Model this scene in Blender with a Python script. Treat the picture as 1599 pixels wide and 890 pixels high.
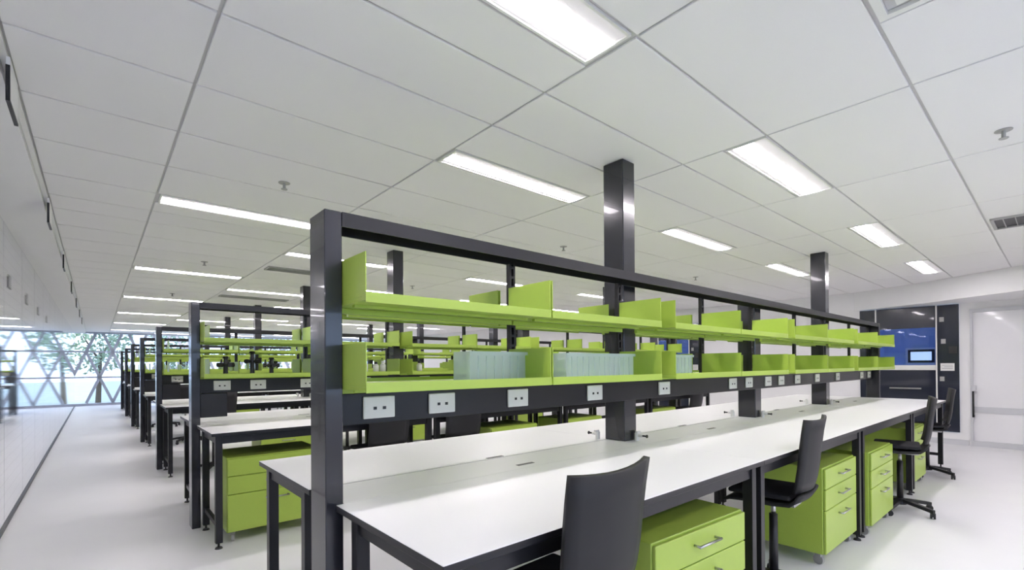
import bpy, bmesh, math, random
from mathutils import Vector, Matrix

random.seed(7)
for o in list(bpy.data.objects):
    bpy.data.objects.remove(o)
scene = bpy.context.scene
COL = scene.collection

# ------------------------------------------------------------------ camera
CAM = Vector((-0.6584, -1.0285, 1.4059))
YAW, PITCH, ROLL = math.radians(49.0392), math.radians(0.2649), math.radians(0.392)
fwd = Vector((math.cos(YAW), math.sin(YAW), 0)); rgt = Vector((math.sin(YAW), -math.cos(YAW), 0)); up = Vector((0, 0, 1))
f2 = fwd*math.cos(PITCH) + up*math.sin(PITCH)
u2 = up*math.cos(PITCH) - fwd*math.sin(PITCH)
r3 = rgt*math.cos(ROLL) - u2*math.sin(ROLL)
u3 = rgt*math.sin(ROLL) + u2*math.cos(ROLL)
cd = bpy.data.cameras.new('camera'); cam = bpy.data.objects.new('camera', cd); COL.objects.link(cam)
cam.matrix_world = Matrix(((r3.x, u3.x, -f2.x, CAM.x), (r3.y, u3.y, -f2.y, CAM.y), (r3.z, u3.z, -f2.z, CAM.z), (0, 0, 0, 1)))
cd.sensor_width = 36; cd.lens = 747.138/1599*36; cd.shift_y = (566.92-445)/1599
cd.clip_start = 0.05; cd.clip_end = 300
scene.camera = cam

# ------------------------------------------------------------------ world / exposure
w = bpy.data.worlds.new('overcast_sky'); scene.world = w; w.use_nodes = True
bg = w.node_tree.nodes['Background']
bg.inputs['Color'].default_value = (0.58, 0.73, 1.0, 1); bg.inputs['Strength'].default_value = 2.6
vs = scene.view_settings
vs.view_transform = 'Standard'; vs.look = 'None'; vs.exposure = 0.43; vs.gamma = 1.0; vs.use_curve_mapping = False
LAMP = 27.5                      # radiance of the troffer diffusers

# ------------------------------------------------------------------ materials
def mat(name, col, rough=0.5, metal=0.0, noise=0.0, nscale=20, bump=0.0, bscale=200, emit=None, estr=0, coat=0.0, spec=None):
    m = bpy.data.materials.new(name); m.use_nodes = True
    nt = m.node_tree; b = nt.nodes['Principled BSDF']
    b.inputs['Base Color'].default_value = (*col, 1); b.inputs['Roughness'].default_value = rough
    b.inputs['Metallic'].default_value = metal; b.inputs['Coat Weight'].default_value = coat
    if spec is not None: b.inputs['Specular IOR Level'].default_value = spec
    if noise or bump:
        tc = nt.nodes.new('ShaderNodeTexCoord')
    if noise:
        n = nt.nodes.new('ShaderNodeTexNoise'); n.inputs['Scale'].default_value = nscale; n.inputs['Detail'].default_value = 4
        nt.links.new(tc.outputs['Object'], n.inputs['Vector'])
        r = nt.nodes.new('ShaderNodeMixRGB'); r.blend_type = 'MIX'
        r.inputs[1].default_value = (*[c*(1-noise) for c in col], 1); r.inputs[2].default_value = (*[min(1, c*(1+noise)) for c in col], 1)
        nt.links.new(n.outputs['Fac'], r.inputs[0]); nt.links.new(r.outputs[0], b.inputs['Base Color'])
    if bump:
        n2 = nt.nodes.new('ShaderNodeTexNoise'); n2.inputs['Scale'].default_value = bscale
        nt.links.new(tc.outputs['Object'], n2.inputs['Vector'])
        bp = nt.nodes.new('ShaderNodeBump'); bp.inputs['Strength'].default_value = bump; bp.inputs['Distance'].default_value = 0.002
        nt.links.new(n2.outputs['Fac'], bp.inputs['Height']); nt.links.new(bp.outputs['Normal'], b.inputs['Normal'])
    if emit:
        b.inputs['Emission Color'].default_value = (*emit, 1); b.inputs['Emission Strength'].default_value = estr
    return m

def glassy(name, tint, refl, rough=0.02):
    """thin glazing: clear or tinted film with a mirror coat"""
    m = bpy.data.materials.new(name); m.use_nodes = True; nt = m.node_tree
    nt.nodes.remove(nt.nodes['Principled BSDF'])
    out = nt.nodes['Material Output']
    t = nt.nodes.new('ShaderNodeBsdfTransparent'); t.inputs['Color'].default_value = (*tint, 1)
    g = nt.nodes.new('ShaderNodeBsdfGlossy'); g.inputs['Roughness'].default_value = rough; g.inputs['Color'].default_value = (0.95, 0.97, 1, 1)
    lw = nt.nodes.new('ShaderNodeFresnel'); lw.inputs['IOR'].default_value = refl
    mx = nt.nodes.new('ShaderNodeMixShader')
    nt.links.new(lw.outputs[0], mx.inputs[0]); nt.links.new(t.outputs[0], mx.inputs[1]); nt.links.new(g.outputs[0], mx.inputs[2])
    nt.links.new(mx.outputs[0], out.inputs['Surface'])
    return m

M = {}
M['dark'] = mat('charcoal_powder_coat', (0.015, 0.0152, 0.0185), 0.34, noise=0.08, nscale=60, spec=0.4)
M['gloss_dark'] = mat('charcoal_satin_metal', (0.018, 0.019, 0.026), 0.22, coat=0.35)
M['white'] = mat('white_laminate', (0.86, 0.86, 0.86), 0.38, noise=0.01, nscale=300)
M['green'] = mat('lime_powder_coat', (0.42, 0.575, 0.085), 0.35, noise=0.03, nscale=40)
M['socket'] = mat('white_plastic', (0.8, 0.8, 0.77), 0.35, noise=0.01)
M['black'] = mat('black_plastic', (0.012, 0.012, 0.014), 0.4, noise=0.1)
M['chair'] = mat('dark_grey_shell', (0.021, 0.021, 0.0225), 0.55, spec=0.35, bump=0.15, bscale=500)
M['fabric'] = mat('black_seat_fabric', (0.012, 0.012, 0.016), 0.85, bump=0.4, bscale=700)
M['grey_metal'] = mat('brushed_steel', (0.5, 0.5, 0.5), 0.3, 1.0, noise=0.05, nscale=120)
M['castor'] = mat('grey_castor_plastic', (0.35, 0.35, 0.34), 0.35, noise=0.1)
M['floor'] = mat('pale_grey_vinyl', (0.84, 0.84, 0.845), 0.4, noise=0.025, nscale=3, bump=0.05, bscale=400)
M['tile'] = mat('ceiling_board', (0.88, 0.875, 0.87), 0.9, noise=0.015, nscale=150, bump=0.25, bscale=600)
M['tbar'] = mat('grid_bar_enamel', (0.6, 0.6, 0.59), 0.6, noise=0.02)
M['plaster'] = mat('white_paint', (0.86, 0.86, 0.855), 0.7, noise=0.015, nscale=8)
M['trim'] = mat('pale_aluminium', (0.62, 0.63, 0.65), 0.35, noise=0.02)
M['lamp'] = mat('lamp_diffuser', (0.9, 0.9, 0.9), 0.5, emit=(1.0, 0.925, 0.985), estr=LAMP)
M['lamp_side'] = mat('lamp_prismatic_side', (0.6, 0.6, 0.6), 0.5, emit=(1.0, 0.925, 0.985), estr=0.22, bump=0.5, bscale=300)
M['vent'] = mat('vent_grey_enamel', (0.42, 0.42, 0.41), 0.5, noise=0.03)
M['pane'] = glassy('clear_pane', (0.93, 0.97, 1.0), 1.25)
M['tint_pane'] = glassy('blue_grey_tinted_pane', (0.78, 0.82, 0.88), 1.25)
M['tray'] = None
M['navy'] = mat('navy_enamel_panel', (0.022, 0.026, 0.042), 0.15, coat=0.6, noise=0.05)
M['navy_in'] = mat('blue_cabinet_liner', (0.42, 0.52, 0.72), 0.4, noise=0.08, nscale=4)
M['sash'] = glassy('tinted_sash', (0.62, 0.68, 0.84), 1.45)
M['doorpane'] = mat('white_backed_glass', (0.9, 0.9, 0.91), 0.12, coat=0.4, noise=0.01)
M['steel_lattice'] = mat('pale_blue_grey_steel', (0.42, 0.46, 0.55), 0.4, noise=0.04)
M['bark'] = mat('bark', (0.12, 0.09, 0.06), 0.9, noise=0.3, nscale=10)
M['leaf'] = mat('leaf', (0.32, 0.40, 0.27), 0.6, noise=0.4, nscale=2)
M['grass'] = mat('gravel_lawn', (0.42, 0.45, 0.40), 0.9, noise=0.3, nscale=1.5)
M['paving'] = mat('pale_paving', (0.5, 0.5, 0.48), 0.8, noise=0.1, nscale=2)
M['screen'] = mat('lit_screen', (0.02, 0.02, 0.02), 0.2, emit=(0.7, 0.85, 1.0), estr=1.3)
M['hoodlamp'] = mat('cabinet_tube', (0.9, 0.9, 0.9), 0.4, emit=(0.7, 0.82, 1.0), estr=8)
def mirror_glass():
    m = bpy.data.materials.new('reflective_glazing'); m.use_nodes = True; nt = m.node_tree
    b = nt.nodes['Principled BSDF']; b.inputs['Base Color'].default_value = (0.90, 0.92, 0.96, 1)
    b.inputs['Metallic'].default_value = 0.9; b.inputs['Roughness'].default_value = 0.035
    # faint printed line grid on the glass: a little more matt along the lines
    tc = nt.nodes.new('ShaderNodeTexCoord'); br = nt.nodes.new('ShaderNodeTexBrick')
    br.inputs['Scale'].default_value = 1.0; br.offset = 0.0
    br.inputs['Brick Width'].default_value = 0.10; br.inputs['Row Height'].default_value = 0.10; br.inputs['Mortar Size'].default_value = 0.004
    br.inputs['Color1'].default_value = (0.90, 0.92, 0.96, 1); br.inputs['Color2'].default_value = (0.90, 0.92, 0.96, 1); br.inputs['Mortar'].default_value = (0.70, 0.71, 0.75, 1)
    sp = nt.nodes.new('ShaderNodeSeparateXYZ'); cb = nt.nodes.new('ShaderNodeCombineXYZ')
    nt.links.new(tc.outputs['Object'], sp.inputs[0]); nt.links.new(sp.outputs['Y'], cb.inputs['X']); nt.links.new(sp.outputs['Z'], cb.inputs['Y'])
    nt.links.new(cb.outputs[0], br.inputs['Vector']); nt.links.new(br.outputs['Color'], b.inputs['Base Color'])
    return m
M['mirror'] = mirror_glass()
def tray_mat():
    m = bpy.data.materials.new('pale_blue_translucent_plastic'); m.use_nodes = True; nt = m.node_tree
    b = nt.nodes['Principled BSDF']; b.inputs['Base Color'].default_value = (0.90, 0.97, 1.0, 1); b.inputs['Roughness'].default_value = 0.25
    t = nt.nodes.new('ShaderNodeBsdfTransparent'); t.inputs['Color'].default_value = (0.96, 0.99, 1, 1)
    tr = nt.nodes.new('ShaderNodeBsdfTranslucent'); tr.inputs['Color'].default_value = (0.9, 0.97, 1.0, 1)
    a = nt.nodes.new('ShaderNodeMixShader'); a.inputs[0].default_value = 0.5
    c = nt.nodes.new('ShaderNodeMixShader'); c.inputs[0].default_value = 0.68
    nt.links.new(b.outputs[0], a.inputs[1]); nt.links.new(tr.outputs[0], a.inputs[2])
    nt.links.new(a.outputs[0], c.inputs[1]); nt.links.new(t.outputs[0], c.inputs[2])
    nt.links.new(c.outputs[0], nt.nodes['Material Output'].inputs['Surface'])
    return m
M['tray'] = tray_mat()

# ------------------------------------------------------------------ mesh helpers
def new_bm(): return bmesh.new()
def bx(bm, x0, x1, y0, y1, z0, z1, bev=0.0, seg=1):
    vs_ = [bm.verts.new(c) for c in ((x0,y0,z0),(x1,y0,z0),(x1,y1,z0),(x0,y1,z0),(x0,y0,z1),(x1,y0,z1),(x1,y1,z1),(x0,y1,z1))]
    fs = [bm.faces.new([vs_[i] for i in q]) for q in ((0,3,2,1),(4,5,6,7),(0,1,5,4),(1,2,6,5),(2,3,7,6),(3,0,4,7))]
    if bev:
        es = list({e for f in fs for e in f.edges})
        bmesh.ops.bevel(bm, geom=es, offset=bev, segments=seg, affect='EDGES', profile=0.5)
def cyl(bm, p0, p1, r0, r1=None, n=12, cap=True):
    r1 = r0 if r1 is None else r1
    p0, p1 = Vector(p0), Vector(p1); d = p1-p0
    mt = Matrix.Translation((p0+p1)/2) @ d.to_track_quat('Z', 'Y').to_matrix().to_4x4()
    bmesh.ops.create_cone(bm, cap_ends=cap, segments=n, radius1=r0, radius2=r1, depth=d.length, matrix=mt)
def mesh(name, bm, mats, smooth=False):
    me = bpy.data.meshes.new(name); bm.normal_update(); bm.to_mesh(me); bm.free()
    for m in (mats if isinstance(mats, (list, tuple)) else [mats]): me.materials.append(m)
    if smooth:
        for p in me.polygons: p.use_smooth = True
    return me
def obj(name, me, parent=None, loc=(0, 0, 0), rz=0):
    o = bpy.data.objects.new(name, me); COL.objects.link(o); o.location = loc
    if rz: o.rotation_euler = (0, 0, rz)
    if parent: o.parent = parent
    return o
def box(name, m, b, parent=None, bev=0.0, loc=(0, 0, 0)):
    bm = new_bm(); bx(bm, *b, bev=bev); return obj(name, mesh(name, bm, m), parent, loc)
def tag(o, label, cat, group=None):
    o['label'] = label; o['category'] = cat
    if group: o['group'] = group
    return o
def thing(name, label, cat, loc=(0, 0, 0), rz=0, group=None):
    o = bpy.data.objects.new(name, None); COL.objects.link(o); o.location = loc; o.rotation_euler = (0, 0, rz)
    o.empty_display_size = 0.1
    return tag(o, label, cat, group)
def struct(o): o['kind'] = 'structure'; return o
def dup(root, loc, rz=0, label=None, group=None):
    def cp(o, par):
        c = o.copy(); COL.objects.link(c); c.parent = par
        for ch in kids.get(o, []): cp(ch, c)
        return c
    kids = {}
    for o in COL.objects:
        if o.parent: kids.setdefault(o.parent, []).append(o)
    r = cp(root, None); r.location = loc; r.rotation_euler = (0, 0, rz)
    if label: r['label'] = label
    if group: r['group'] = group
    return r

# ------------------------------------------------------------------ setting
ZC = 2.764; XL, XR, YB, YF = -1.275, 10.45, -4.5, 22.9
struct(box('floor', M['floor'], (XL-0.1, XR+0.1, YB, YF+0.1, -0.1, 0)))
ORD = ['first', 'second', 'third', 'fourth', 'fifth', 'sixth', 'seventh']
ceil = struct(box('ceiling', M['tbar'], (XL-0.1, XR+0.1, YB, YF+0.1, ZC+0.011, ZC+0.12)))
bm = new_bm()
bx(bm, XL, XR, YB-0.1, YB, 0, 1.0); bx(bm, XL, XR, YB-0.1, YB, 2.2, ZC+0.01); bx(bm, XL, -0.9, YB-0.1, YB, 1.0, 2.2); bx(bm, 3.95, XR, YB-0.1, YB, 1.0, 2.2)
struct(obj('wall_back', mesh('wall_back', bm, M['plaster'])))
wb = struct(bpy.data.objects.new('added_rear_window', None)); COL.objects.link(wb); wb.location = (0, YB-0.05, 0)  # unseen rear window, added to throw daylight on drawer fronts and chair backs
for k in range(5): box('added_window_mullion', M['trim'], (-0.9+1.2*k, -0.85+1.2*k, -0.04, 0.04, 1.0, 2.2), wb)
for k in range(4): box('added_window_pane', M['pane'], (-0.85+1.2*k, 0.3+1.2*k, -0.005, 0.005, 1.0, 2.2), wb)

# -- suspended ceiling: grid lines, troffers and boards
GX = [-0.944, -0.30, 1.035, 2.36, 3.67, 5.03, 6.33, 7.63, 8.93, XR]
PER = 3.47
GY = []
for k in range(-1, 7):
    GY += [v+PER*k for v in (0.12, 0.66, 1.08, 1.69, 2.30, 2.92)]
GY = [v for v in GY if YB < v < YF-0.1]
GY = [YB] + GY + [YF]
G = 0.007
def kind_of(y):            # which band of the period a cell belongs to
    r = (y-0.12) % PER
    return 'A' if min(r, PER-r) < 0.02 else ('B' if abs(r-0.96) < 0.02 else '')
lamps, cells = [], []
SKIP = {(1.035, round(2.30-PER, 2)): 'diffuser'}
for i in range(len(GX)-1):
    x0, x1 = GX[i], GX[i+1]
    for j in range(len(GY)-1):
        y0, y1 = GY[j], GY[j+1]
        kd = kind_of(y0) if 0 < i < len(GX)-2 else ''
        if j == 0: kd = ''
        if kd == 'A' and i % 2 == 1:
            lamps.append((x0, x1, y0, y0+0.262, i)); cells.append((x0, x1, y0+0.262, y1))
        elif kd == 'B' and i % 2 == 0:
            lamps.append((x0, x1, y1-0.225, y1, i)); cells.append((x0, x1, y0, y1-0.225))
        elif i == 2 and abs(y0-(2.30-PER)) < 0.02:
            cells.append((x0, 1.13, y0, y1)); cells.append((1.71, x1, y0, y1))
        else:
            cells.append((x0, x1, y0, y1))
cache = {}
rest = new_bm()
for (x0, x1, y0, y1) in cells:
    if -1.9 < y0 < 12.9:
        k = (round(x1-x0, 3), round(y1-y0, 3))
        if k not in cache:
            bm = new_bm(); bx(bm, G, x1-x0-G, G, y1-y0-G, 0, 0.0115, bev=0.002); cache[k] = mesh('ceiling_tile', bm, M['tile'])
        obj('ceiling_tile', cache[k], ceil, (x0, y0, ZC))
    else:
        bx(rest, x0+G, x1-G, y0+G, y1-G, ZC, ZC+0.0115)
fld = obj('ceiling_tile_field', mesh('ceiling_tile_field', rest, M['tile']), ceil); fld['kind'] = 'stuff'

# -- troffers
def troffer_mesh(wd):
    out = []
    Lx = 1.31
    bm = new_bm()                      # frame
    for b in ((0.012, Lx-0.012, 0.008, 0.02), (0.012, Lx-0.012, wd-0.02, wd-0.008)): bx(bm, b[0], b[1], b[2], b[3], -0.004, 0.0105)
    for b in ((0.012, 0.026), (Lx-0.026, Lx-0.012)): bx(bm, b[0], b[1], 0.02, wd-0.02, -0.004, 0.0105)
    out.append(mesh('light_frame', bm, M['socket']))
    bm = new_bm(); bx(bm, 0.03, Lx-0.03, wd*0.36, wd-0.05, 0.0, 0.010); out.append(mesh('light_diffuser', bm, M['lamp']))
    bm = new_bm(); bx(bm, 0.03, Lx-0.03, 0.024, wd*0.36-0.004, 0.003, 0.010); bx(bm, 0.03, Lx-0.03, wd-0.046, wd-0.024, 0.003, 0.010)
    out.append(mesh('prismatic_side', bm, M['lamp_side']))
    return out
TA, TB = troffer_mesh(0.262), troffer_mesh(0.225)
for (x0, x1, y0, y1, ci) in lamps:
    ms = TA if (y1-y0) > 0.24 else TB
    br_ = round((y0-0.9)/3.2221)
    where = 'over the %s bench row' % ORD[br_] if 0 <= br_ <= 6 else ('beside the added rear window' if br_ < 0 else 'beside the lattice window')
    t = thing('ceiling_light', 'ceiling light %s, %s panel column from the glass wall' % (where, ORD[ci-1]), 'ceiling light', (x0+(x1-x0-1.31)/2, y0, ZC), group='recessed ceiling lights')
    for n_, me in zip(('light_frame', 'light_diffuser', 'prismatic_side'), ms): obj(n_, me, t)

# -- ceiling margin beside the glass wall, with the small hanging blades
struct(box('trim_1', M['plaster'], (XL, GX[0]-0.03, YB, YF, ZC-0.05, ZC+0.0105)))
struct(box('trim_2', M['socket'], (GX[0]-0.028, GX[0]-0.002, YB, YF, ZC-0.012, ZC+0.0105)))
bl = None
for k in range(7):
    y = 1.93+2.27*k
    if bl is None:
        bl = thing('hanging_blade', 'white blade with black edge on the ceiling margin, seventh from the lattice window', 'ceiling fitting', (-0.944, y, ZC-0.012), group='blades along the glass wall')
        bm = new_bm(); bx(bm, -0.006, 0.006, 0.012, 0.29, -0.185, 0); obj('blade', mesh('blade', bm, M['plaster']), bl)
        bm = new_bm(); bx(bm, -0.007, 0.007, 0.0, 0.012, -0.195, -0.04); bx(bm, -0.007, 0.007, 0.012, 0.29, -0.195, -0.185); obj('edge_strip', mesh('edge_strip', bm, M['black']), bl)
    else: dup(bl, (-0.944, y, ZC-0.012), 0, 'white blade with black edge on the ceiling margin, %s from the lattice window' % ORD[6-k])

# -- reflective glass wall
wl = struct(bpy.data.objects.new('wall_left', None)); COL.objects.link(wl)
box('wall_core', M['trim'], (XL-0.1, XL-0.014, YB, YF, 0, ZC), wl)
PW = 1.37
bm = new_bm(); bx(bm, -0.012, 0, 0.004, PW-0.004, 0.03, ZC-0.05); pme = mesh('glass_pane', bm, M['mirror'])
for k in range(20): obj('glass_pane', pme, wl, (XL, YB+k*PW, 0))
struct(box('baseboard_left', M['black'], (XL-0.013, XL+0.012, YB, YF, 0, 0.03)))

# -- far lattice window
DX, X0 = 0.762, -0.954
rows = [-0.87+0.02, 0.10, 1.06, 2.02, 2.98]
fac = struct(bpy.data.objects.new('window_1', None)); COL.objects.link(fac); fac.location = (0, YF, 0)
def bar(name, p, q, r, parent, cachekey=None, store={}):
    v = Vector(q)-Vector(p)
    key = (name, round(v.x, 3), round(v.z, 3))
    if key not in store:
        bm = new_bm(); L_ = v.length
        n = Vector((-v.z, 0, v.x))/L_*r
        pts = [Vector((0, 0, 0))+n, -n, v-n, v+n]
        lo = [bm.verts.new(p_+Vector((0, -0.06, 0))) for p_ in pts]; hi = [bm.verts.new(p_+Vector((0, 0.06, 0))) for p_ in pts]
        bm.faces.new(lo); bm.faces.new(hi[::-1])
        for i in range(4): bm.faces.new((lo[i], hi[i], hi[(i+1) % 4], lo[(i+1) % 4]))
        bmesh.ops.recalc_face_normals(bm, faces=bm.faces)
        store[key] = mesh(name, bm, M['steel_lattice'])
    return obj(name, store[key], parent, p)
box('sill', M['steel_lattice'], (XL, XR, -0.1, 0.08, 0, 0.09), fac); box('head', M['steel_lattice'], (XL, XR, -0.1, 0.08, ZC-0.06, ZC+0.01), fac)
tri = {}
def pane(pts):
    p0 = pts[0]; key = tuple((round(p[0]-p0[0], 2), round(p[1]-p0[1], 2)) for p in pts)
    if key not in tri:
        bm = new_bm(); vv = [bm.verts.new((p[0]-p0[0], 0.02, p[1]-p0[1])) for p in pts]; bm.faces.new(vv)
        tri[key] = mesh('triangular_pane', bm, M['tint_pane'])
    obj('triangular_pane', tri[key], fac, (p0[0], 0, p0[1]))
for ri in range(1, 4):
    z0, z1 = rows[ri], min(rows[ri+1], ZC-0.06)
    full = (rows[ri+1]-rows[ri]); s = (z1-z0)/full
    off0 = 0.0 if ri % 2 == 1 else DX/2      # nodes of the lower line
    for k in range(-1, 16):
        xa = X0+off0+k*DX
        if xa < XL-0.3 or xa+DX > XR+0.3: continue
        xm = xa+DX/2
        a, b = max(xa, XL), xa+DX
        bar('lattice_strut', (xa, 0, z0), (xa+DX/2*s, 0, z1), 0.045, fac)
        bar('lattice_strut', (xa+DX, 0, z0), (xa+DX-DX/2*s, 0, z1), 0.045, fac)
        if s > 0.95:
            pane([(xa, z0), (xa+DX, z0), (xm, z1)]); pane([(xm, z1), (xa+DX, z0), (xm+DX, z1)])
        else:
            pane([(xa, z0), (xa+DX, z0), (xa+DX-DX/2*s, z1), (xa+DX/2*s, z1)]); pane([(xa+DX-DX/2*s, z1), (xa+DX, z0), (xa+DX+DX/2*s, z1)])
for z in rows[2:4]: box('lattice_rail', M['steel_lattice'], (XL, XR, -0.04, 0.04, z-0.03, z+0.03), fac)

# -- right wall with openings for two fume cupboards, a white glass door, an oblique bulkhead
YH = [(0.13, 1.53), (4.75, 6.15)]
bm = new_bm()
ys = [YB, -1.45, 0.0, 0.13, 1.53, 4.75, 6.15, YF]
for i in range(len(ys)-1):
    if (ys[i], ys[i+1]) in YH:
        bx(bm, XR, XR+0.12, ys[i], ys[i+1], 0, 0.205); bx(bm, XR, XR+0.12, ys[i], ys[i+1], 2.405, ZC+0.01)
    elif i == 1:
        bx(bm, XR, XR+0.12, ys[i], ys[i+1], 2.30, ZC+0.01)
    else:
        bx(bm, XR, XR+0.12, ys[i], ys[i+1], 0, ZC+0.01)
struct(obj('wall_right', mesh('wall_right', bm, M['plaster'])))
bm = new_bm()
poly = [(XR-0.002, 1.62), (9.87, 0.42), (9.10, -0.75), (7.6, -2.9), (7.6, YB+0.002), (XR-0.002, YB+0.002)]
lo = [bm.verts.new((x, y, 2.41)) for x, y in poly]; hi = [bm.verts.new((x, y, ZC-0.001)) for x, y in poly]
bm.faces.new(lo); bm.faces.new(hi[::-1])
for i in range(len(poly)): bm.faces.new((lo[i], hi[i], hi[(i+1) % len(poly)], lo[(i+1) % len(poly)]))
bmesh.ops.recalc_face_normals(bm, faces=bm.faces)
struct(obj('trim_3', mesh('ceiling_bulkhead', bm, M['plaster'])))
dr = struct(bpy.data.objects.new('door_1', None)); COL.objects.link(dr); dr.location = (XR, 0, 0)
box('door_frame', M['trim'], (-0.03, 0.1, -0.035, -0.002, 0.0, 2.298), dr); box('door_frame', M['trim'], (-0.03, 0.1, -1.448, -1.41, 0.0, 2.298), dr)
box('door_frame', M['trim'], (-0.03, 0.1, -1.41, -0.035, 2.24, 2.298), dr); box('door_frame', M['trim'], (-0.03, 0.1, -1.41, -0.035, 0.0, 0.09), dr)
box('door_glass', M['doorpane'], (0.02, 0.05, -1.41, -0.035, 0.09, 2.24), dr)
box('kick_rail', M['trim'], (0.008, 0.02, -1.41, -0.035, 0.56, 0.66), dr)
bm = new_bm(); bx(bm, -0.05, -0.034, -0.05, -0.025, 0.48, 0.92, bev=0.004); bx(bm, -0.05, 0.02, -0.05, -0.025, 0.49, 0.52)
hd = obj('door_handle', mesh('door_handle', bm, M['black']), dr)
bm = new_bm(); bx(bm, -0.075, 0.02, -0.075, -0.02, 0.92, 1.02, bev=0.012, seg=2); obj('lock_case', mesh('lock_case', bm, M['trim']), dr)
struct(box('baseboard_right', M['trim'], (XR-0.012, XR-0.001, 0.02, 4.7, 0.0, 0.09)))

def fume(y0, label):
    t = thing('fume_cupboard', label, 'fume cupboard', (XR, y0, 0), group='fume cupboards in the end wall')
    W = 1.4
    bm = new_bm()                                   # carcass liner: back, sides, roof and worktop
    bx(bm, 0.62, 0.66, 0.3, W-0.24, 0.9, 2.36); bx(bm, 0.0, 0.62, 0.29, 0.31, 0.9, 2.36); bx(bm, 0.0, 0.62, W-0.25, W-0.23, 0.9, 2.36)
    bx(bm, 0.0, 0.62, 0.31, W-0.25, 2.30, 2.36); obj('liner', mesh('liner', bm, M['navy_in']), t)
    box('side_panel', M['navy'], (-0.03, 0.0, 0.0, 0.28, 0.21, 2.40), t, 0.004)
    box('side_panel', M['navy'], (-0.03, 0.0, W-0.24, W, 0.21, 2.40), t, 0.004)
    box('head_panel', M['navy'], (-0.03, 0.0, 0.3, W-0.26, 2.02, 2.40), t, 0.003)
    box('base_panel', M['navy'], (-0.03, 0.0, 0.3, W-0.26, 0.21, 1.27), t, 0.003)
    box('mullion', M['socket'], (-0.045, 0.0, 0.28, 0.30, 0.21, 2.40), t); box('mullion', M['socket'], (-0.045, 0.0, W-0.26, W-0.24, 0.21, 2.40), t)
    box('sash_glass', M['sash'], (-0.02, -0.012, 0.3, W-0.26, 1.36, 2.02), t)
    box('airfoil_sill', M['socket'], (-0.07, 0.05, 0.3, W-0.26, 1.27, 1.36), t, 0.01)
    box('tube_lamp', M['hoodlamp'], (0.1, 0.14, 0.5, W-0.45, 2.27, 2.30), t)
    fr = box('monitor_frame', M['socket'], (0.46, 0.49, 0.34, 0.80, 1.37, 1.68), t, 0.004)
    box('monitor_bezel', M['black'], (0.445, 0.46, 0.38, 0.76, 1.405, 1.645), fr); box('monitor_screen', M['screen'], (0.438, 0.445, 0.42, 0.72, 1.445, 1.605), fr)
    lb = box('notice_plate', M['socket'], (-0.036, -0.03, 0.06, 0.24, 1.26, 1.39), t)
    bm = new_bm()
    for r_ in range(3): bx(bm, -0.038, -0.036, 0.08, 0.22-0.03*(r_ % 2), 1.295+0.028*r_, 1.305+0.028*r_)
    obj('notice_lines', mesh('notice_lines', bm, M['vent']), lb)
    for (yy, zz) in ((0.22, 2.15), (0.2, 1.77), (0.22, 1.12)):
        bm = new_bm(); cyl(bm, (-0.032, yy, zz), (-0.05, yy, zz), 0.022, n=10); bx(bm, -0.036, -0.03, yy-0.03, yy+0.03, zz-0.04, zz+0.04); obj('control_knob', mesh('control_knob', bm, M['vent']), t)
    box('control_screen', M['black'], (-0.04, -0.03, 0.03, 0.13, 1.56, 1.68), t)
    for zz in (0.62, 0.93): box('drawer_pull', M['grey_metal'], (-0.05, -0.03, 0.5, 0.95, zz, zz+0.025), t)
    return t
fume(0.13, 'dark navy fume cupboard beside the white glass door')
fume(4.75, 'dark navy fume cupboard farther along the end wall from the door')

# ------------------------------------------------------------------ benches
L, D, S = 7.91, 1.8128, 3.2221
MW = L/4
ZB, ZT = 0.875, 0.9
def two_tone(name, b):
    bm = new_bm(); bx(bm, *b, bev=0.0015)
    bm.normal_update()
    for f in bm.faces: f.material_index = 0 if f.normal.z > 0.5 else 1
    return mesh(name, bm, [M['white'], M['dark']])
BM = {}
BM['near_top'] = two_tone('benchtop', (0.0005, MW-0.0005, 0, 0.714, ZB, ZT))
BM['spine'] = two_tone('spine_top', (0.0, MW-0.0005, 0.7145, 1.003, ZB, ZT))
BM['spine_a'] = two_tone('spine_top', (0.03, MW-0.0005, 0.7145, 1.003, ZB, ZT))
BM['spine_b'] = two_tone('spine_top', (0.0, MW-0.03, 0.7145, 1.003, ZB, ZT))
BM['far_top'] = two_tone('benchtop', (0.0005, MW-0.0005, 1.0095, D, ZB, ZT))
def bmesh_of(name, m, *bs, bev=0.0):
    bm = new_bm()
    for b in bs: bx(bm, *b, bev=bev)
    return mesh(name, bm, m)
BM['slot'] = bmesh_of('cable_slot', M['black'], (0, 0.11, 0, 0.022, ZT-0.002, ZT+0.0015))
BM['joint'] = bmesh_of('joint_channel', M['black'], (0.09, L-0.09, 0.99, 1.025, 0.85, 0.8745))
BM['rail'] = bmesh_of('apron_rail', M['dark'], (0.08, MW-0.08, 0, 0.03, 0.81, 0.8745))
BM['end_rail'] = bmesh_of('end_rail', M['dark'], (0, 0.03, 0, 0.52, 0.81, 0.8745))
BM['stretcher'] = bmesh_of('stretcher', M['dark'], (0, 0.03, 0, 0.52, 0.16, 0.195))
BM['leg'] = bmesh_of('leg', M['dark'], (0, 0.048, 0, 0.05, 0.045, 0.8745), bev=0.002)
bm = new_bm(); cyl(bm, (0.024, 0.025, 0.0), (0.024, 0.025, 0.012), 0.028, 0.022, n=12); cyl(bm, (0.024, 0.025, 0.012), (0.024, 0.025, 0.045), 0.008, n=8)
BM['foot'] = mesh('foot', bm, M['black'])
BM['post'] = bmesh_of('end_post', M['gloss_dark'], (0, 0.065, 0.716, 0.872, 0, 1.978), bev=0.003)
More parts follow.
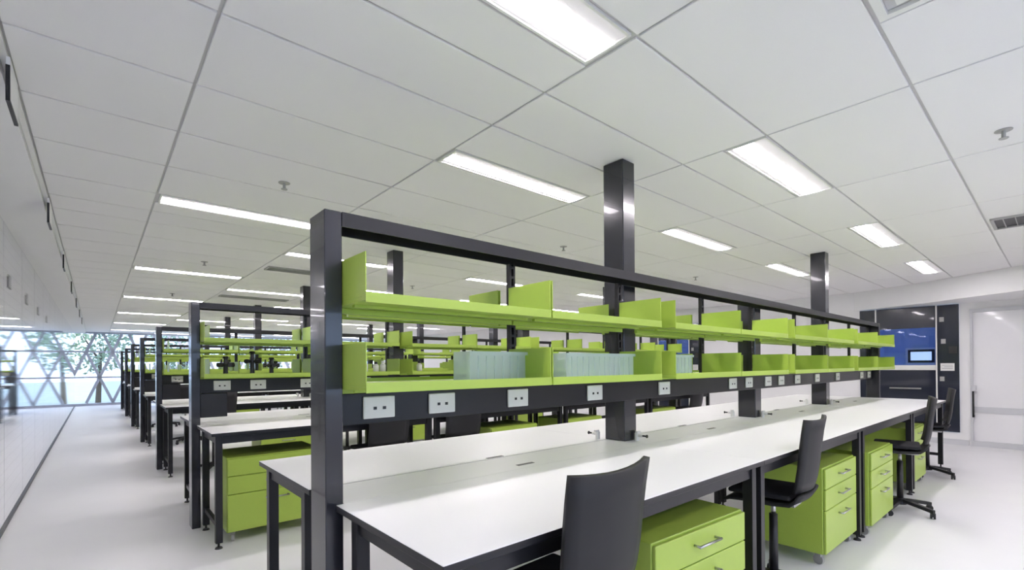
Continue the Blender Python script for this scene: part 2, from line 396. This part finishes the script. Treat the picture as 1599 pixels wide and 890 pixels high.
bm = new_bm(); bx(bm, 0.029, L-0.029, 0.716, 0.857, 1.968, 1.978); bx(bm, 0.029, L-0.029, 0.716, 0.724, 1.925, 1.968); bx(bm, 0.029, L-0.029, 0.849, 0.857, 1.925, 1.968)
BM['beam'] = mesh('top_beam', bm, M['dark'])
BM['col_tall'] = bmesh_of('service_column', M['gloss_dark'], (0, 0.13, 0.859, 1.02, ZT+0.0005, ZC-0.001), bev=0.004)
BM['col_short'] = bmesh_of('service_column', M['gloss_dark'], (0, 0.13, 0.859, 1.02, ZT+0.0005, 1.978), bev=0.004)
bm = new_bm()
bx(bm, 0, 0.012, 0.822, 0.848, 1.301, 1.9245); bx(bm, 0.026, 0.038, 0.822, 0.848, 1.301, 1.9245); bx(bm, 0.012, 0.026, 0.838, 0.848, 1.301, 1.9245)
for k in range(13): bx(bm, 0.012, 0.026, 0.822, 0.838, 1.301+k*0.05, 1.313+k*0.05)
BM['strip'] = mesh('slotted_strip', bm, M['dark'])
BM['trunk'] = bmesh_of('power_trunking', M['dark'], (0.029, L-0.029, 0.80, 0.857, 1.175, 1.3), bev=0.003)
BM['plate'] = bmesh_of('socket_plate', M['socket'], (0, 0.136, 0.789, 0.8, 1.196, 1.284), bev=0.003)
BM['pins'] = bmesh_of('socket_outlet', M['black'], (-0.007, 0.007, 0.7875, 0.789, 1.231, 1.243))
def shelf_meshes(w_, y0, y1, front):
    a = bmesh_of('shelf', M['green'], (0, w_, y0, y1, 0, 0.012))
    lip = (0, w_, y0-0.004, y0, -0.008, 0.028) if front < 0 else (0, w_, y1, y1+0.004, -0.008, 0.028)
    bk = (0, w_, y1-0.02, y1, -0.022, -0.0005) if front < 0 else (0, w_, y0, y0+0.02, -0.022, -0.0005)
    l = bmesh_of('shelf_lip', M['green'], lip); r = bmesh_of('stiffener', M['green'], bk, (0.02, w_-0.02, (y0+y1)/2-0.01, (y0+y1)/2+0.01, -0.012, -0.0005))
    p = bmesh_of('side_panel', M['green'], (0, 0.004, y0, y1, 0.0125, 0.165))
    return w_, a, l, r, p
SH = [(0.03,) + shelf_meshes(0.895, 0.52, 0.815, -1), (0.935,) + shelf_meshes(0.915, 0.52, 0.815, -1),
      (0.125,) + shelf_meshes(0.80, 0.90, 1.155, 1), (0.935,) + shelf_meshes(0.915, 0.90, 1.155, 1)]
bm = new_bm(); cyl(bm, (0, 0, ZT), (0, 0, ZT+0.05), 0.016, n=12); cyl(bm, (0, 0, ZT+0.035), (0.0, -0.045, ZT+0.035), 0.012, 0.009, n=10); bx(bm, -0.006, 0.03, -0.008, 0.008, ZT+0.05, ZT+0.062)
BM['tap'] = mesh('gas_tap', bm, M['socket'])
bm = new_bm(); cyl(bm, (0, -0.045, ZT+0.035), (0, -0.075, ZT+0.035), 0.006, n=8); cyl(bm, (0, -0.075, ZT+0.035), (0, -0.08, ZT+0.035), 0.011, n=10); BM['nozzle'] = mesh('tap_nozzle', bm, M['black'])
BM['ctrl'] = bmesh_of('control_box', M['dark'], (0.03, 0.24, 0.74, 0.80, 0.96, 1.174), bev=0.004)
SOCK = [0.14, 0.44, 0.895, 1.505, 2.26, 3.315, 3.63, 4.05, 4.37, 4.81, 5.42, 6.17, 7.24, 7.62]

def make_bench(r, label):
    t = thing('lab_bench', label, 'lab bench', (0, S*r, 0), group='lab benches with green shelving')
    for m in range(4):
        x = m*MW
        obj('benchtop', BM['near_top'], t, (x, 0, 0)); obj('benchtop', BM['far_top'], t, (x, 0, 0))
        obj('spine_top', BM['spine_a'] if m == 0 else (BM['spine_b'] if m == 3 else BM['spine']), t, (x, 0, 0))
        for yy in (0.772, 1.02): obj('cable_slot', BM['slot'], t, (x+0.945, yy, 0))
        for yy in (0.04, 0.60, 1.17, 1.745): obj('apron_rail', BM['rail'], t, (x, yy, 0))
        for lx in (0.03, MW-0.078):
            for ly in (0.03, 0.60, 1.16, 1.735):
                lg = obj('leg', BM['leg'], t, (x+lx, ly, 0)); obj('foot', BM['foot'], lg)
        for sx in (0.955, 1.862): obj('slotted_strip', BM['strip'], t, (x+sx-0.019, 0, 0))
        for (ox, w_, a, l_, rr, p) in SH:
            for z in (1.632, 1.322):
                s = obj('shelf', a, t, (x+ox, 0, z)); obj('shelf_lip', l_, s); obj('stiffener', rr, s)
                obj('side_panel', p, s); obj('side_panel', p, s, (w_-0.004, 0, 0))
    for ex in (0.04, L-0.07):
        for ey in (0.08, 1.211): obj('end_rail', BM['end_rail'], t, (ex, ey, 0)); obj('stretcher', BM['stretcher'], t, (ex, ey, 0))
    obj('end_post', BM['post'], t, (-0.037, 0, 0)); obj('end_post', BM['post'], t, (L-0.028, 0, 0))
    obj('top_beam', BM['beam'], t); obj('joint_channel', BM['joint'], t)
    for cx, tall in ((1.955, 1), (3.99, 0), (6.03, 1)):
        obj('service_column', BM['col_tall' if tall else 'col_short'], t, (cx, 0, 0))
        tp = obj('gas_tap', BM['tap'], t, (cx+0.10, 0.835, 0)); obj('tap_nozzle', BM['nozzle'], tp)
        tp = obj('gas_tap', BM['tap'], t, (cx-0.03, 1.06, 0), math.pi); obj('tap_nozzle', BM['nozzle'], tp)
    tr = obj('power_trunking', BM['trunk'], t)
    for sx in SOCK:
        obj('socket_plate', BM['plate'], tr, (sx, 0, 0)); [obj('socket_outlet', BM['pins'], tr, (sx+q, 0, 0)) for q in (0.048, 0.088)]
    if r >= 1: obj('control_box', BM['ctrl'], t)
    return t
ORD = ['first', 'second', 'third', 'fourth', 'fifth', 'sixth', 'seventh']
names = ['long white-topped lab bench farthest from the lattice window, blue trays on its shelf',
         'long white-topped lab bench with dark shelf frame, sixth counted from the lattice window',
         'long white-topped lab bench with dark shelf frame, fifth counted from the lattice window',
         'long white-topped lab bench with dark shelf frame, fourth counted from the lattice window',
         'long white-topped lab bench with dark shelf frame, third counted from the lattice window',
         'long white-topped lab bench with dark shelf frame, second counted from the lattice window',
         'long white-topped lab bench standing right next to the lattice window']
for r in range(7): make_bench(r, names[r])

# ------------------------------------------------------------------ drawer pedestals
def make_pedestal():
    t = thing('drawer_pedestal', 'x', 'drawer unit', group='green drawer units under the benches')
    W, Dp, z0, z1 = 0.74, 0.55, 0.085, 0.68
    bm = new_bm(); bx(bm, 0, W, 0.018, Dp, z0, z1, bev=0.004); obj('body', mesh('pedestal_body', bm, M['green']), t)
    for (a, b) in ((0.535, 0.672), (0.39, 0.53), (0.09, 0.385)):
        bm = new_bm(); bx(bm, 0.004, W-0.004, 0, 0.0175, a, b, bev=0.003); dw = obj('drawer', mesh('drawer', bm, M['green']), t)
        zc = b-0.06
        bm = new_bm(); cyl(bm, (W/2-0.09, -0.03, zc), (W/2+0.09, -0.03, zc), 0.006, n=8)
        for sx in (-0.085, 0.085): cyl(bm, (W/2+sx, 0, zc), (W/2+sx, -0.03, zc), 0.006, n=8)
        obj('handle', mesh('handle', bm, M['grey_metal'], True), dw)
    bm = new_bm(); cyl(bm, (-0.012, 0, 0.034), (0.012, 0, 0.034), 0.034, n=14); bx(bm, -0.018, 0.018, -0.02, 0.02, 0.055, 0.0845); cm = mesh('castor', bm, M['castor'])
    for cx, cy in ((0.05, 0.06), (W-0.05, 0.06), (0.05, Dp-0.06), (W-0.05, Dp-0.06)): obj('castor', cm, t, (cx, cy, 0), random.uniform(-0.6, 0.6))
    return t
ped = make_pedestal()
P = [(0, 1.03, 0.05, -3, 'lime green drawer unit beside the nearest dark chair back, by the bench leg pair'),
     (0, 3.11, 0.045, 0, 'lime green drawer unit right beside the chair with black seat and exposed post'),
     (0, 4.045, -0.01, 0, 'lime green drawer unit standing just past the second leg pair of the front bench'),
     (0, 6.03, 0.05, 0, 'lime green drawer unit by the end of the front bench, near the fume cupboard'),
     (1, 0.12, 0.10, 0, 'lime green drawer unit at the aisle end of the second bench row'),
     (1, 2.78, 0.08, 0, 'lime green drawer unit under the middle of the second bench row'),
     (1, 4.06, 0.08, 0, 'lime green drawer unit left of a dark chair under the second bench row'),
     (1, 6.05, 0.08, 0, 'lime green drawer unit towards the end wall under the second bench row'),
     (2, 1.12, 0.08, 0, 'lime green drawer unit nearest the aisle under the third bench row'), (2, 3.13, 0.08, 0, 'lime green drawer unit under the middle of the third bench row'),
     (2, 6.05, 0.08, 0, 'lime green drawer unit nearest the end wall under the third bench row'),
     (3, 1.12, 0.08, 0, 'lime green drawer unit nearest the aisle under the fourth bench row'), (3, 3.13, 0.08, 0, 'lime green drawer unit under the middle of the fourth bench row')]
for i, (r, x, y, rz, lab) in enumerate(P):
    if i == 0: ped.location = (x, S*r+y, 0); ped.rotation_euler = (0, 0, math.radians(rz)); ped['label'] = lab
    else: dup(ped, (x, S*r+y, 0), math.radians(rz), lab)

# ------------------------------------------------------------------ chairs
def make_chair():
    t = thing('task_chair', 'x', 'chair', group='dark task chairs at the benches')
    prof = [(-0.275, 1.085), (-0.262, 1.0), (-0.25, 0.9), (-0.24, 0.8), (-0.228, 0.72), (-0.212, 0.66)]
    def sheet(name, prof, wd, curve, m, th):
        bm = new_bm(); N = 9; grid = []
        for i, (y, z) in enumerate(prof):
            row = []
            for j in range(N):
                u = j/(N-1)*2-1
                row.append(bm.verts.new((u*wd(i)/2, y+curve(i)*u*u, z-(0.012*(1-u*u) if i == 0 and len(prof) == 6 else 0))))
            grid.append(row)
        fs = [bm.faces.new((grid[i][j], grid[i][j+1], grid[i+1][j+1], grid[i+1][j])) for i in range(len(prof)-1) for j in range(N-1)]
        bmesh.ops.recalc_face_normals(bm, faces=bm.faces)
        bmesh.ops.solidify(bm, geom=fs, thickness=th)
        bmesh.ops.recalc_face_normals(bm, faces=bm.faces)
        return mesh(name, bm, m, True)
    obj('backrest', sheet('backrest', prof, lambda i: 0.43-0.004*i, lambda i: 0.035, M['chair'], 0.022), t)
    sp = [(-0.205, 0.652), (-0.185, 0.618), (-0.14, 0.597), (-0.05, 0.59), (0.1, 0.592), (0.19, 0.586), (0.225, 0.57)]
    obj('seat_shell', sheet('seat_shell', sp, lambda i: 0.41+0.02*min(i, 3)/3, lambda i: 0.02 if i < 2 else 0.0, M['chair'], 0.018), t)
    bm = new_bm(); bx(bm, -0.205, 0.205, -0.15, 0.2, 0.612, 0.64, bev=0.012, seg=2); obj('seat_pad', mesh('seat_pad', bm, M['fabric']), t)
    bm = new_bm(); bx(bm, -0.07, 0.07, -0.14, 0.08, 0.545, 0.568, bev=0.006); bx(bm, 0.05, 0.2, -0.03, -0.015, 0.545, 0.556); obj('tilt_plate', mesh('tilt_plate', bm, M['grey_metal']), t)
    bm = new_bm(); cyl(bm, (0, 0, 0.47), (0, 0, 0.545), 0.014, n=12); g = obj('gas_rod', mesh('gas_rod', bm, M['grey_metal'], True), t)
    bm = new_bm(); cyl(bm, (0, 0, 0.08), (0, 0, 0.47), 0.026, 0.024, n=14); obj('column', mesh('column', bm, M['black'], True), t)
    bm = new_bm(); cyl(bm, (0, 0, 0.065), (0, 0, 0.12), 0.05, 0.035, n=14)
    for k in range(5):
        a = math.radians(72*k+20); d = Vector((math.cos(a), math.sin(a), 0)); q = Vector((-d.y, d.x, 0))
        pts = [(d*0.03, 0.022, 0.115), (d*0.15, 0.02, 0.1), (d*0.285, 0.014, 0.078)]
        rings = []
        for p_, wd_, zt in pts: rings.append([bm.verts.new((*(p_+q*s*wd_).xy, zz)) for s, zz in ((-1, zt-0.03), (1, zt-0.03), (1, zt), (-1, zt))])
        for i in range(2):
            for j in range(4): bm.faces.new((rings[i][j], rings[i][(j+1) % 4], rings[i+1][(j+1) % 4], rings[i+1][j]))
        bm.faces.new(rings[0][::-1]); bm.faces.new(rings[2])
    bmesh.ops.recalc_face_normals(bm, faces=bm.faces)
    obj('star_base', mesh('star_base', bm, M['black']), t)
    bm = new_bm(); cyl(bm, (-0.02, 0, 0.026), (-0.004, 0, 0.026), 0.026, n=12); cyl(bm, (0.004, 0, 0.026), (0.02, 0, 0.026), 0.026, n=12); cyl(bm, (-0.004, 0, 0.026), (0.004, 0, 0.026), 0.012, n=8); cyl(bm, (0, 0, 0.03), (0, 0, 0.05), 0.008, n=8)
    cm = mesh('castor', bm, M['black'])
    for k in range(5):
        a = math.radians(72*k+20); obj('castor', cm, t, (0.275*math.cos(a), 0.275*math.sin(a), 0), random.uniform(0, 3))
    return t
ch = make_chair()
C = [(0, 0.56, 0.14, 3, 'dark grey task chair whose broad back hides part of the nearest bench edge'),
     (0, 2.53, 0.165, 4, 'dark grey task chair between the first leg pair and a green drawer unit'),
     (0, 5.12, 0.0, 10, 'dark task chair between the last two green drawer units of the front bench'),
     (0, 7.2, 0.10, 11, 'dark task chair at the far end of the front bench, nearest the fume cupboard'),
     (1, 1.42, 0.13, 3, 'dark task chair nearest the aisle among those at the second bench row'),
     (1, 2.30, 0.12, -6, 'dark task chair just left of a green drawer unit at the second bench row'),
     (1, 5.18, 0.12, 5, 'dark task chair between two green drawer units at the second bench row'),
     (1, 7.2, 0.12, 0, 'dark task chair near the end wall at the second bench row'),
     (2, 0.55, 0.13, 8, 'dark task chair at the aisle end of the third bench row'), (2, 2.4, 0.13, 0, 'dark task chair under the middle of the third bench row'),
     (2, 4.6, 0.13, 4, 'dark task chair towards the end wall at the third bench row'),
     (3, 0.6, 0.13, 0, 'dark task chair at the aisle end of the fourth bench row'), (4, 0.6, 0.13, 0, 'dark task chair at the aisle end of the fifth bench row')]
for i, (r, x, y, rz, lab) in enumerate(C):
    if i == 0: ch.location = (x, S*r+y, 0); ch.rotation_euler = (0, 0, math.radians(rz)); ch['label'] = lab
    else: dup(ch, (x, S*r+y, 0), math.radians(rz), lab)

# ------------------------------------------------------------------ things on the shelves
ZS = 1.3345
def tray(x0, x1, y0, y1, label, h=0.135):
    t = thing('storage_tray', label, 'tray', ((x0+x1)/2, (y0+y1)/2, ZS), group='pale blue trays on the lower shelf')
    a, b = (x1-x0)/2, (y1-y0)/2; th = 0.004
    bm = new_bm(); bx(bm, -a+th, a-th, -b+th, b-th, 0, th); obj('tray_base', mesh('tray_base', bm, M['tray']), t)
    bm = new_bm()
    bx(bm, -a, a, -b, -b+th, 0, h); bx(bm, -a, a, b-th, b, 0, h); bx(bm, -a, -a+th, -b+th, b-th, 0, h); bx(bm, a-th, a, -b+th, b-th, 0, h)
    obj('tray_wall', mesh('tray_wall', bm, M['tray']), t)
    bm = new_bm(); n = int((x1-x0)/0.045)
    for k in range(1, n): bx(bm, -a+k*(2*a/n)-0.004, -a+k*(2*a/n)+0.004, -b-0.004, -b, 0.004, h-0.02)
    obj('tray_ribs', mesh('tray_ribs', bm, M['tray']), t)
    bm = new_bm(); bx(bm, -a-0.008, a+0.008, -b-0.01, -b-0.0045, h-0.016, h); obj('tray_rim', mesh('tray_rim', bm, M['tray']), t)
tray(0.58, 0.91, 0.68, 0.808, 'pale blue ribbed tray on the lower shelf of the front bench, nearest the end post')
tray(1.20, 1.80, 0.68, 0.808, 'long pale blue ribbed tray on the lower shelf, before the ceiling-high service column')
tray(2.12, 2.50, 0.68, 0.808, 'pale blue ribbed tray on the lower shelf, just past the ceiling-high service column')

def turret(x, y, rz, h, label):
    t = thing('valve_turret', label, 'lab fitting', (x, y, ZS), rz, 'black turrets on the second row shelf')
    bm = new_bm(); cyl(bm, (0, 0, 0), (0, 0, 0.012), 0.04, n=14); obj('base_plate', mesh('base_plate', bm, M['black']), t)
    bm = new_bm(); cyl(bm, (0, 0, 0.012), (0, 0, h), 0.02, 0.016, n=12); cyl(bm, (0, 0, h), (0, 0, h+0.02), 0.028, 0.02, n=12); obj('stem', mesh('stem', bm, M['black']), t)
    for k in range(4):
        a = k*math.pi/2; c = Vector((math.cos(a), math.sin(a), 0))
        bm = new_bm(); cyl(bm, c*0.012+Vector((0, 0, h*0.62)), c*0.05+Vector((0, 0, h*0.62)), 0.009, n=8); cyl(bm, c*0.05+Vector((0, 0, h*0.62)), c*0.072+Vector((0, 0, h*0.62)), 0.02, n=10); obj('knob', mesh('knob', bm, M['black']), t)
turret(0.22, S+0.70, 0.3, 0.15, 'black knobbed valve turret nearest the aisle on the second row shelf')
turret(0.44, S+0.72, 0.7, 0.20, 'tallest black knobbed valve turret, middle of three on the second row shelf')
turret(0.60, S+0.70, 0.1, 0.14, 'black knobbed valve turret farthest from the aisle on the second row shelf')
for i, (x, y, h, cap) in enumerate([(1.32, 0.68, 0.13, 'black'), (1.42, 0.72, 0.11, 'socket'), (1.52, 0.67, 0.14, 'black'), (1.66, 0.7, 0.12, 'black'), (1.75, 0.72, 0.13, 'socket'), (2.2, 0.7, 0.13, 'black')]):
    t = thing('reagent_bottle', 'small white bottle with %s cap on the second row lower shelf' % ('black' if cap == 'black' else 'white'), 'bottle', (x, S+y, ZS), group='bottles with black caps' if cap == 'black' else 'bottles with white caps')
    bm = new_bm(); cyl(bm, (0, 0, 0), (0, 0, h*0.65), 0.032, n=14); cyl(bm, (0, 0, h*0.65), (0, 0, h*0.8), 0.032, 0.014, n=14); obj('flask', mesh('flask', bm, M['socket'], True), t)
    bm = new_bm(); cyl(bm, (0, 0, h*0.8), (0, 0, h), 0.018, n=12); obj('cap', mesh('cap', bm, M[cap]), t)

# ------------------------------------------------------------------ ceiling fittings
bm = new_bm(); cyl(bm, (0, 0, -0.004), (0, 0, 0.0), 0.04, n=16); se = mesh('escutcheon', bm, M['vent'])
bm = new_bm(); cyl(bm, (0, 0, -0.045), (0, 0, -0.004), 0.010, n=10); cyl(bm, (0, 0, -0.05), (0, 0, -0.045), 0.022, n=12); sh = mesh('sprinkler_head', bm, M['vent'])
for (x, y, wh) in ((0.39, 2.73, 'between first and second bench rows, glass wall side'), (3.36, -0.81, 'nearest the square air diffuser'), (3.39, 2.72, 'between first and second bench rows, mid room'),
                   (0.39, 6.2, 'between second and third bench rows, glass wall side'), (0.39, 9.67, 'between third and fourth bench rows'), (3.39, 6.2, 'between second and third bench rows, mid room'), (6.4, 2.72, 'between first and second bench rows, end wall side')):
    t = thing('sprinkler', 'grey ceiling sprinkler '+wh, 'sprinkler', (x, y, ZC), group='ceiling sprinklers')
    obj('escutcheon', se, t); obj('sprinkler_head', sh, t)
def slot_vent(x, y, lx, ly, label):
    t = thing('air_vent', label, 'air vent', (x, y, ZC), group='slot vents in the ceiling')
    bm = new_bm(); bx(bm, 0, lx, 0, 0.025, -0.018, -0.0005); bx(bm, 0, lx, ly-0.025, ly, -0.018, -0.0005); bx(bm, 0, 0.025, 0.025, ly-0.025, -0.018, -0.0005); bx(bm, lx-0.025, lx, 0.025, ly-0.025, -0.018, -0.0005)
    obj('vent_frame', mesh('vent_frame', bm, M['vent']), t)
    box('vent_throat', M['black'], (0.025, lx-0.025, 0.025, ly-0.025, -0.004, -0.0005), t)
    n = 4; bm = new_bm(); bx(bm, 0.025, lx-0.025, 0, 0.006, -0.016, -0.005); sm = mesh('vent_slat', bm, M['vent'])
    for k in range(n): obj('vent_slat', sm, t, (0, 0.025+(k+0.8)*(ly-0.05)/(n+0.6), 0))
slot_vent(1.09, 5.95, 1.2, 0.25, 'dark slatted slot vent above the second bench row')
slot_vent(1.09, 9.25, 1.2, 0.25, 'dark slatted slot vent above the third bench row')
slot_vent(5.75, -1.0, 0.5, 0.42, 'dark slatted slot vent in the ceiling near the white glass door')
t = thing('air_diffuser', 'square white louvred air diffuser set in the ceiling boards', 'air diffuser', (1.13, 2.30-PER, ZC))
wd = 0.58; ly = 0.62
for k in range(4):
    a = 0.012+k*0.065; bm = new_bm(); zt = 0.010-0.0005; zb = -0.006
    bx(bm, a, wd-a, a, a+0.03, zb, zt); bx(bm, a, wd-a, ly-a-0.03, ly-a, zb, zt); bx(bm, a, a+0.03, a+0.03, ly-a-0.03, zb, zt); bx(bm, wd-a-0.03, wd-a, a+0.03, ly-a-0.03, zb, zt)
    obj('diffuser_ring', mesh('diffuser_ring', bm, M['socket']), t)

# ------------------------------------------------------------------ outside
gr = struct(box('ground', M['grass'], (-60, 60, YF+2.1, 90, -0.6, -0.5)))
struct(box('terrace', M['paving'], (-14, 24, YF+0.12, YF+2.1, -0.6, -0.12)))
def tree(x, y, h, r, label, seed):
    rnd = random.Random(seed)
    t = thing('tree', label, 'tree', (x, y, -0.5), group='trees outside the lattice window')
    bm = new_bm(); cyl(bm, (0, 0, 0), (0.1, 0, h*0.55), 0.13, 0.08, n=9); cyl(bm, (0.1, 0, h*0.5), (0.7, 0.2, h*0.75), 0.06, 0.03, n=7); cyl(bm, (0.08, 0, h*0.45), (-0.6, -0.1, h*0.72), 0.06, 0.03, n=7)
    obj('trunk', mesh('trunk', bm, M['bark']), t)
    bm = new_bm()
    for k in range(1100):
        while True:
            v = Vector((rnd.uniform(-1, 1), rnd.uniform(-1, 1), rnd.uniform(-1, 1)))
            if 0.35 < v.length < 1: break
        c = Vector((v.x*r, v.y*r, h*0.66+v.z*h*0.36)); q = Matrix.Rotation(rnd.uniform(0, 6.3), 3, Vector((rnd.uniform(-1, 1), rnd.uniform(-1, 1), rnd.uniform(-1, 1))).normalized())
        s = rnd.uniform(0.08, 0.17)
        bm.faces.new([bm.verts.new(c+q @ Vector(p_)*s) for p_ in ((-1, 0, 0), (0, -0.5, 0.1), (1, 0, 0), (0, 0.5, 0.1))])
    obj('crown', mesh('crown', bm, M['leaf']), t)
tree(-3.2, 29.5, 4.2, 1.6, 'leafy tree outside the lattice window, past the glass wall', 1)
tree(-0.6, 33.0, 5.0, 1.5, 'leafy tree outside standing opposite the aisle', 2)
tree(2.8, 30.0, 4.4, 1.7, 'leafy tree outside the lattice window, behind the bench row ends', 3)
tree(7.2, 31.5, 4.8, 1.8, 'leafy tree outside the lattice window, towards the end wall', 4)
